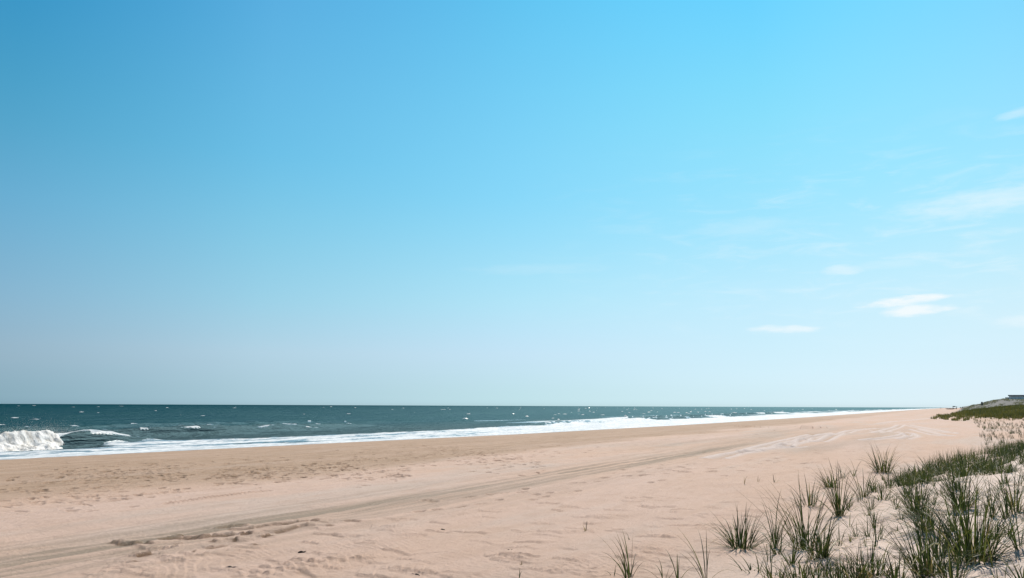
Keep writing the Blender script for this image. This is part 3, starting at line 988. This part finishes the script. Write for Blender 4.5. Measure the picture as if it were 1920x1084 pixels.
SPRIGS = [
    (1097, 997, 24, 3, .7, (-.5, 0), 'bent dead sprig alone on the open rippled sand'),
    (978, 1060, 13, 3, 1.0, (0, 0), 'tiny dry cross-shaped twig lying far out on the sand'),
    (1181, 1012, 17, 2, .3, (-.15, 0), 'short single stem poking from sand behind the lone narrow tuft'),
    (972, 1084, 22, 2, .4, (-.3, 0), 'thin stem at the picture bottom seaward of all grass'),
    (1148, 1078, 34, 4, .8, (-.5, 0), 'wispy stems just seaward of the lone narrow tuft'),
    (1396, 907, 17, 2, .3, (0, 0), 'thin pale stem farthest seaward of three on the beach above the corner tuft'),
    (1421, 903, 17, 2, .3, (0, 0), 'middle one of three thin pale stems on the open beach'),
    (1452, 904, 19, 3, .5, (0, 0), 'thin pale stem closest to the dune of three on the beach'),
    (1205, 1036, 8, 2, 1.2, (-.6, 0), 'flat scrap of dead grass on sand above the arching sprig'),
]
def bm_mesh(name, bm, mat, bevel=0.0):
    if bevel:
        bmesh.ops.bevel(bm, geom=list(bm.edges), offset=bevel, segments=2, affect='EDGES', clamp_overlap=True)
    me = bpy.data.meshes.new(name)
    bm.to_mesh(me); bm.free()
    me.materials.append(mat)
    return me


m_bit = flat_mat('dark_driftwood', (.035, .024, .018), .8, .3, 20)
BITS = [
    (433, 1067, .11, 'small dark knobbly scrap lying on rippled sand below the broken crust'),
    (566, 1037, .06, 'tiny dark speck of wood on smooth sand inland of the broken crust'),
    (958, 1033, .05, 'tiny dark chip resting above the cross-shaped twig'),
    (1052, 1059, .06, 'small dark chip on rippled sand dune side of the cross-shaped twig'),
    (780, 1079, .06, 'small dark chip at the picture bottom on bare sand'),
    (830, 994, .05, 'thin dark splinter lying on wind rippled sand in mid beach'),
]
rb_ = random.Random(9)
for px, py, L, lab in BITS:
    x, y, z, _t = ground(px, py)
    bm = bmesh.new()
    for q in range(3):
        bmesh.ops.create_icosphere(bm, subdivisions=2, radius=1, matrix=Matrix.Translation(((q - 1) * L * .55, rb_.uniform(-.2, .2) * L, L * .12)) @ Matrix.Rotation(rb_.uniform(-.5, .5), 4, 'Y') @ Matrix.Diagonal((L * rb_.uniform(.5, .8), L * rb_.uniform(.2, .32), L * rb_.uniform(.16, .3), 1)))
    for v_ in bm.verts:
        v_.co *= 1 + rb_.uniform(-.08, .08)
    o = link('driftwood_bit', bm_mesh('driftwood_bit', bm, m_bit), None, None, (x, y, z), rb_.uniform(-.6, .6))
    tag(o, lab, 'driftwood', 'dark scraps on the beach')

GROUP = 'beachgrass tufts on the dune'
placed = []


def add_tuft(px, py, hpx, nb, spread, base_r, lean, label, dead=False):
    x, y, z, tt = ground(px, py)
    d = math.hypot(x, y)
    h = hpx * d / F_PX * 1.12
    wdt = .0092 + .00032 * d
    k = len(placed)
    o = link('grass_tuft', tuft_mesh('grass_tuft', int(nb * 1.5) if nb > 10 else nb, h, spread, base_r, 100 + k, mat=m_dry if dead else m_grass, width=wdt, lean=lean, droop=1.05), None, None, (x, y, z))
    if nb >= 20:
        nd = max(4, nb // 5)
        link('dry_blades', tuft_mesh('dry_blades', nd, h * .8, spread * 1.5, base_r, 900 + k, mat=m_dry, width=wdt, droop=1.5), None, o)
    tag(o, label, 'grass tuft', GROUP)
    placed.append((x, y))
    return o


for q in TUFTS:
    o = add_tuft(*q)
    if 'curled dead' in q[-1]:
        pts = [(-.30, -.10, .10), (-.20, -.12, .26), (-.08, -.13, .36), (.03, -.12, .43), (.10, -.10, .42), (.13, -.09, .36)]
        vv = []; fc = []
        for i, (a, b, c) in enumerate(pts):
            vv += [(a, b, c - .011), (a, b - .006, c), (a, b, c + .011)]
        for i in range(len(pts) - 1):
            for q_ in range(2):
                s0 = i * 3 + q_; fc.append((s0, s0 + 3, s0 + 4, s0 + 1))
        cb = link('curled_blade', mesh_np('curled_blade', np.array(vv), np.array(fc), m_dry, True, dict(shade=np.ones(len(vv)), along=np.zeros(len(vv)))), None, o)
        cb['label'] = 'pale bleached blade curling over'
for px, py, hp, nb, sp, ln, lab in SPRIGS:
    add_tuft(px, py, hp, nb, sp, .02, ln, lab, dead=any(q in lab for q in ('dead', 'dry', 'pale')))

# the many alike: meshes shared, each tuft its own object
VAR = []
for k in range(12):
    nb = [7, 11, 17, 24, 34, 44][k % 6]
    VAR.append((nb, tuft_mesh('grass_tuft', nb, 1.0, (.5, .8, .65, .95)[k % 4], .05 + .026 * nb ** .5, 300 + k, width=.021 + .005 * (k % 3), droop=1.0)))
rt = random.Random(31)
cand = []
for k in range(15000):
    u_, v_ = rt.uniform(9, 80), rt.uniform(-9, 3.2)
    x, y = xy(u_, v_)
    if y < 5 or abs(x / y) > .66: continue
    t_ = float(edge(u_)) - v_
    if t_ < -.05: continue
    d = math.hypot(x, y)
    dens = (.26 if t_ < 1.6 else .62) if u_ < 22 else (.46 if u_ < 26 else .44)
    if u_ > 62: dens *= .5
    pat = float(fbm(u_ * .28, v_ * .55, 111, 2))
    dens *= max(0, .55 + 1.9 * pat)
    if u_ < 23 and any((x - a) ** 2 + (y - b) ** 2 < .45 ** 2 for a, b in placed): continue
    if rt.random() > dens: continue
    if any((x - a) ** 2 + (y - b) ** 2 < .30 ** 2 for a, b in placed): continue
    placed.append((x, y))
    cand.append((d, x, y, u_, v_))
cand.sort()
N_IND = 300 - len(TUFTS) - len(SPRIGS) - 4
print('tuft candidates', len(cand))
for d, x, y, u_, v_ in cand[:N_IND]:
    z = float(base_z(u_, v_))
    dense = u_ > 26
    nb, me = VAR[rt.choice((2, 3, 4, 5, 8, 9, 10, 11)) if dense else rt.choice((0, 1, 2, 6, 7, 8))]
    o = link('grass_tuft', me, None, None, (x, y, z), rt.uniform(0, 6.28))
    s_ = rt.uniform(.26, .80) if dense else rt.uniform(.28, .55)
    o.scale = (s_, s_, s_ * rt.uniform(.9, 1.15))
    if dense:
        tag(o, 'green beachgrass tuft among the crowded band along the dune edge', 'grass tuft', 'beachgrass tufts of the crowded band')
    else:
        tag(o, 'small thin beachgrass tuft on bare sand between the larger tufts', 'grass tuft', 'small beachgrass tufts between the larger ones')


# dead bits of grass lying about the tufts
vs, fs, sh = [], [], []
for k in range(420):
    u_, v_ = rt.uniform(8.5, 24), rt.uniform(-4, 3.4)
    x, y = xy(u_, v_)
    t_ = float(edge(u_)) - v_
    if abs(x / y) > .66 or rt.random() > float(ss(-.6, .8, t_)) + .04: continue
    z = float(base_z(u_, v_)) + .02
    a_ = rt.uniform(0, 6.28); L = rt.uniform(.05, .28); wd = rt.uniform(.003, .007); s0 = rt.random()
    b0 = len(vs)
    for i in range(4):
        f = i / 3
        qx, qy = x + math.cos(a_) * L * f, y + math.sin(a_) * L * f
        qz = z + .03 * math.sin(f * 3.1) + (float(base_z(*uv(qx, qy))) + .02 - z) * f
        a_ += rt.gauss(0, .15)
        vs += [(qx - math.sin(a_) * wd, qy + math.cos(a_) * wd, qz), (qx + math.sin(a_) * wd, qy - math.cos(a_) * wd, qz + .006)]
        sh += [s0, s0]
    for i in range(3):
        fs.append((b0 + 2 * i, b0 + 2 * i + 1, b0 + 2 * i + 3, b0 + 2 * i + 2))
lit = link('grass_litter', mesh_np('grass_litter', np.array(vs), np.array(fs), m_dry, True, dict(shade=np.array(sh) * .7, along=np.zeros(len(vs)))))
tag(lit, 'scraps of dead grass strewn on the sand among the tufts', 'grass litter', kind='stuff')


def clump_field(pts, seed):
    """many small clumps of wide blades as one mesh: pts of (x, y, z, height, blades, radius, width)"""
    r = random.Random(seed)
    V_, F_, S_, A_ = [], [], [], []
    for x, y, z, h, nb, rad, wd in pts:
        sh0 = r.gauss(.4, .12) + 1.0 * float(pn(x * .09, y * .05, 119)) + .5 * float(pn(x * .4, y * .2, 120))
        for k in range(nb):
            az = r.uniform(0, 6.283); q = rad * math.sqrt(r.random())
            bx, by = x + q * math.cos(az), y + q * math.sin(az)
            L = h * r.uniform(.6, 1.15); tl = abs(r.gauss(0, .32)); az2 = r.uniform(0, 6.283)
            ex, ey = math.cos(az2) * math.sin(tl), math.sin(az2) * math.sin(tl)
            px_, py_ = -math.sin(az2) * wd, math.cos(az2) * wd
            b = len(V_)
            m1 = .5 * L
            V_ += [(bx + px_, by + py_, z - .05), (bx - px_, by - py_, z - .05),
                   (bx + ex * m1 + px_ * .8, by + ey * m1 + py_ * .8, z + m1 * math.cos(tl)), (bx + ex * m1 - px_ * .8, by + ey * m1 - py_ * .8, z + m1 * math.cos(tl)),
                   (bx + ex * L * 1.25 + px_ * .1, by + ey * L * 1.25 + py_ * .1, z + L * math.cos(tl * 1.3)), (bx + ex * L * 1.25 - px_ * .1, by + ey * L * 1.25 - py_ * .1, z + L * math.cos(tl * 1.3))]
            F_ += [(b, b + 1, b + 3, b + 2), (b + 2, b + 3, b + 5, b + 4)]
            s_ = min(1, max(0, sh0 + r.gauss(0, .18)))
            S_ += [s_] * 6; A_ += [0, 0, .5, .5, .95, .95]
    return np.array(V_), np.array(F_), dict(shade=np.array(S_), along=np.array(A_))


pts = []
for d, x, y, u_, v_ in cand[N_IND:]:
    pts.append((x, y, float(base_z(u_, v_)), rt.uniform(.4, .7), rt.choice((10, 16, 22)), .2, .008))
for k in range(4600):                                     # thin stems on the sand between the two dunes
    u_, v_ = rt.uniform(50, 190), rt.uniform(-14, 1)
    x, y = xy(u_, v_)
    if abs(x / y) > .66 or abs(x / y) < .5: continue
    t_ = -1.5 - .012 * (u_ - 60) - v_
    if t_ < 0 or rt.random() > .17 + .34 * float(ss(.0, .35, pn(u_ * .09, v_ * .3, 113))): continue
    pts.append((x, y, float(base_z(u_, v_)), rt.uniform(.3, .6), rt.choice((3, 5, 8)), .12, .012))
a, b, c = clump_field(pts, 5)
tag(link('dune_grass', mesh_np('dune_grass', a, b, m_grass, False, c)), 'thin scattered beachgrass on the pale sand beyond the crowded band', 'grass', kind='stuff')

pts = []
k = 0
while len(pts) < 15000 and k < 90000:
    k += 1
    u_, v_ = rt.uniform(150, 315), rt.uniform(-34, 5.5)
    x, y = xy(u_, v_)
    if abs(x / y) > .68: continue
    t_ = float(edge(u_)) - v_
    inside = float(ss(1.0, 9, t_)) * float(ss(160, 196, u_ + 2.5 * (t_ - 6))) * float(ss(-.42, -.05, fbm(u_ * .09, v_ * .2, 118, 2) + .02 * t_))
    row = float(ss(.12, .3, pn(u_ * .10, v_ * .8, 115))) * float(ss(-3.5, -.5, t_)) * float(ss(172, 203, u_)) * .9
    if rt.random() > max(inside, row): continue
    pts.append((x, y, float(base_z(u_, v_)), rt.uniform(.3, .95), 6, .3, .045))
print('far field', len(pts))
a, b, c = clump_field(pts, 6)
tag(link('dune_meadow', mesh_np('dune_meadow', a, b, m_field, False, c)), 'olive green mass of beachgrass covering the farther dune below the house', 'grass', kind='stuff')

pts = []
for k in range(60000):
    if len(pts) > 4500: break
    u_, v_ = rt.uniform(380, 760), rt.uniform(-60, 0)
    x, y = xy(u_, v_)
    if abs(x / y) > .68: continue
    t_ = float(edge(u_)) - v_
    if rt.random() > float(ss(3, 8, t_)) * float(ss(-.1, .25, fbm(u_ * .06, v_ * .14, 117, 2))) * .9: continue
    pts.append((x, y, float(base_z(u_, v_)), rt.uniform(.25, .6), 6, .5, .10))
a, b, c = clump_field(pts, 7)
tag(link('bluff_scrub', mesh_np('bluff_scrub', a, b, m_scrub, False, c)), 'low grey green scrub on the distant bluff around the house', 'scrub', kind='stuff')

# ------------------------------------------------------------------ things far down the beach
def box(bm, x0, x1, y0, y1, z0, z1):
    m = Matrix.Translation(((x0 + x1) / 2, (y0 + y1) / 2, (z0 + z1) / 2)) @ Matrix.Diagonal((x1 - x0, y1 - y0, z1 - z0, 1))
    bmesh.ops.create_cube(bm, size=1.0, matrix=m)


def boxes(name, bs, mat, parent=None, bevel=0.0):
    bm = bmesh.new()
    for b_ in bs: box(bm, *b_)
    return link(name, bm_mesh(name, bm, mat, bevel), None, parent)


m_wall = flat_mat('pale_cladding', (.84, .82, .78), .6, .08, 2)
m_roof = flat_mat('roof_fascia', (.10, .16, .18), .5, .15, 2)
m_glass = flat_mat('window_glass', (.78, .77, .73), .3, .12, .6, .5)
m_frame = flat_mat('window_frame', (.45, .50, .52), .5, .1, 3)
m_deck = flat_mat('weathered_deck', (.24, .22, .21), .8, .2, 3)
m_wood = flat_mat('weathered_wood', (.10, .105, .10), .8, .25, 4)
m_cloth = flat_mat('dark_clothing', (.07, .08, .09), .9, .2, 5)
m_skin = flat_mat('skin', (.42, .27, .2), .6, .08, 8)
m_pale = flat_mat('pale_clothing', (.34, .31, .29), .9, .2, 5)

# house on the bluff (local x to the right as seen from the beach, y away)
HD = 402.0
hx, hy, hz = at_depth(1890, HD)
house = bpy.data.objects.new('beach_house', None); COL.objects.link(house)
house.location = (hx, hy, CAM_Z + 9.0 / F_PX * HD)
house.rotation_euler.z = -math.atan2(hx, hy)
tag(house, 'flat roofed pale blue grey modern house on the distant bluff', 'house')
W0, W1, DP, HT = 1.1, 19.0, 11.0, 3.5
boxes('wall', [(W0, W1, 0, DP, -3.0, HT)], m_wall, house, .03)
boxes('roof', [(.7, 19.6, -.9, DP + .6, HT, HT + .42)], m_roof, house, .04)
boxes('balcony', [(-.5, W0 - .003, -.6, 6, -2.0, .25)], m_deck, house, .03)
boxes('railing', [(-.5, W0 - .003, -.6, -.52, 1.0, 1.1), (-.5, -.42, -.523, 6, 1.0, 1.1)] + [(-.5 + .5 * k, -.42 + .5 * k, -.6, -.52, .253, 1.0) for k in range(4)], m_roof, house)
boxes('wing', [(-.48, W0 - .006, 1.6, 9, .253, 2.55)], m_wall, house, .02)
boxes('wing_roof', [(-.62, W0 - .009, .9, 9.3, 2.553, 2.75)], m_roof, house, .02)
for k, (a, b) in enumerate(((2.0, 5.2), (5.8, 9.0), (9.6, 12.8), (13.4, 18.2))):
    wn = boxes('window', [(a, b, -.12, -.002, .3, .42), (a, b, -.12, -.002, 2.95, 3.07), (a, a + .1, -.118, -.002, .423, 2.947), (b - .1, b, -.118, -.002, .423, 2.947), ((a + b) / 2 - .04, (a + b) / 2 + .04, -.118, -.002, .423, 2.947)], m_frame, house)
    boxes('pane', [(a + .103, b - .103, -.06, -.003, .425, 2.945)], m_glass, wn)
boxes('foundation', [(.4, 19.4, -1.2, -.003, -4.2, -.15)], m_deck, house, .05)

# stubby post on the ridge
x, y, z = at_depth(1843, 380)
pz = CAM_Z + 5.0 / F_PX * 380
post = boxes('ridge_post', [(-.28, .28, -.25, .25, min(z, pz) - .4 - pz, 1.35), (-.34, .34, -.31, .31, 1.353, 1.47)], m_wood, None, .03)
post.location = (x, y, pz)
tag(post, 'stubby dark post standing on the ridge of the distant bluff', 'post')

# open framed stand with its platform, a low heap beside it and people
D2 = 700.0


def far_spot(px): return at_depth(px, D2)


x, y, z = far_spot(1791.5)
st = bpy.data.objects.new('lifeguard_stand', None); COL.objects.link(st)
st.location = (x, y, z); st.rotation_euler.z = -math.atan2(x, y)
tag(st, 'dark open framed stand on legs far along the beach', 'lifeguard stand')
for sx_ in (-1.55, 1.15):
    for sy_ in (-.9, .55):
        boxes('leg', [(sx_, sx_ + .42, sy_, sy_ + .35, -.2, 2.0)], m_wood, st, .02)
boxes('platform', [(-1.8, 1.8, -1.1, 1.1, 2.003, 2.35)], m_wood, st, .03)
boxes('crossbar', [(-1.127, 1.147, -.8, -.62, .35, .8)], m_wood, st, .02)
boxes('bench', [(-1.5, .4, -.5, .3, 2.353, 2.75)], m_wood, st, .03)

x, y, z = far_spot(1781.5)
bm = bmesh.new()
rh = random.Random(3)
for k in range(26):
    L = rh.uniform(1.2, 4.2)
    mt = Matrix.Translation((rh.uniform(-2.0, 2.0), rh.uniform(-.8, .8), .12 + max(0, .55 - abs(rh.gauss(0, .35))))) @ Matrix.Rotation(rh.uniform(-.6, .6), 4, 'Z') @ Matrix.Rotation(R(90) + rh.uniform(-.15, .15), 4, 'Y')
    bmesh.ops.create_cone(bm, cap_ends=True, segments=9, radius1=rh.uniform(.10, .2), radius2=rh.uniform(.07, .14), depth=L, matrix=mt)
heap = link('driftwood_heap', bm_mesh('driftwood_heap', bm, m_wood), None, None, (x, y, z), -math.atan2(x, y))
tag(heap, 'low dark heap lying on the sand beside the framed stand', 'driftwood')


def person(px, label, hgt=1.72, mat=m_cloth, stride=.12, depth=D2):
    x, y, z = at_depth(px, depth)
    k = hgt / 1.75
    vs = [(0, 0, .95), (0, 0, 1.15), (0, 0, 1.38), (0, 0, 1.5), (0, .02, 1.62), (0, .02, 1.72),
          (.19, 0, 1.40), (.25, -.02, 1.12), (.24, -.08, .86), (-.19, 0, 1.40), (-.25, .03, 1.12), (-.25, -.04, .86),
          (.10, 0, .88), (.11, -stride, .48), (.12, -stride * .8, .07), (.13, -stride - .15, .04),
          (-.10, 0, .88), (-.11, stride, .48), (-.12, stride * 1.2, .07), (-.13, stride - .08, .04)]
    rad = [.16, .15, .17, .065, .10, .085, .07, .05, .04, .07, .05, .04, .10, .075, .05, .045, .10, .075, .05, .045]
    ed = [(0, 1), (1, 2), (2, 3), (3, 4), (4, 5), (2, 6), (6, 7), (7, 8), (2, 9), (9, 10), (10, 11), (0, 12), (12, 13), (13, 14), (14, 15), (0, 16), (16, 17), (17, 18), (18, 19)]
    me = bpy.data.meshes.new('person')
    me.from_pydata([(a * k, b * k, c_ * k) for a, b, c_ in vs], ed, [])
    o = link('person', me, mat, None, (x, y, z), -math.atan2(x, y))
    sk = o.modifiers.new('skin', 'SKIN')
    for d_, r_ in zip(me.skin_vertices[0].data, rad):
        d_.radius = (r_ * k, r_ * k)
    me.skin_vertices[0].data[0].use_root = True
    o.modifiers.new('smooth', 'SUBSURF').levels = 1
    bm = bmesh.new()
    bmesh.ops.create_uvsphere(bm, u_segments=12, v_segments=8, radius=.115 * k, matrix=Matrix.Translation((0, .03, 1.68 * k)) @ Matrix.Diagonal((.9, 1, 1.05, 1)))
    link('hair', bm_mesh('hair', bm, m_wood), None, o)
    tag(o, label, 'person')
    return o


person(1802, 'distant person in dark clothes standing next to the framed stand', 1.75)
person(1806, 'distant person in dark clothes standing closest to the dune foot', 1.7, stride=.2)
person(1765, 'tiny distant figure walking alone near the far waterline', 1.7, m_pale, .2, 860)
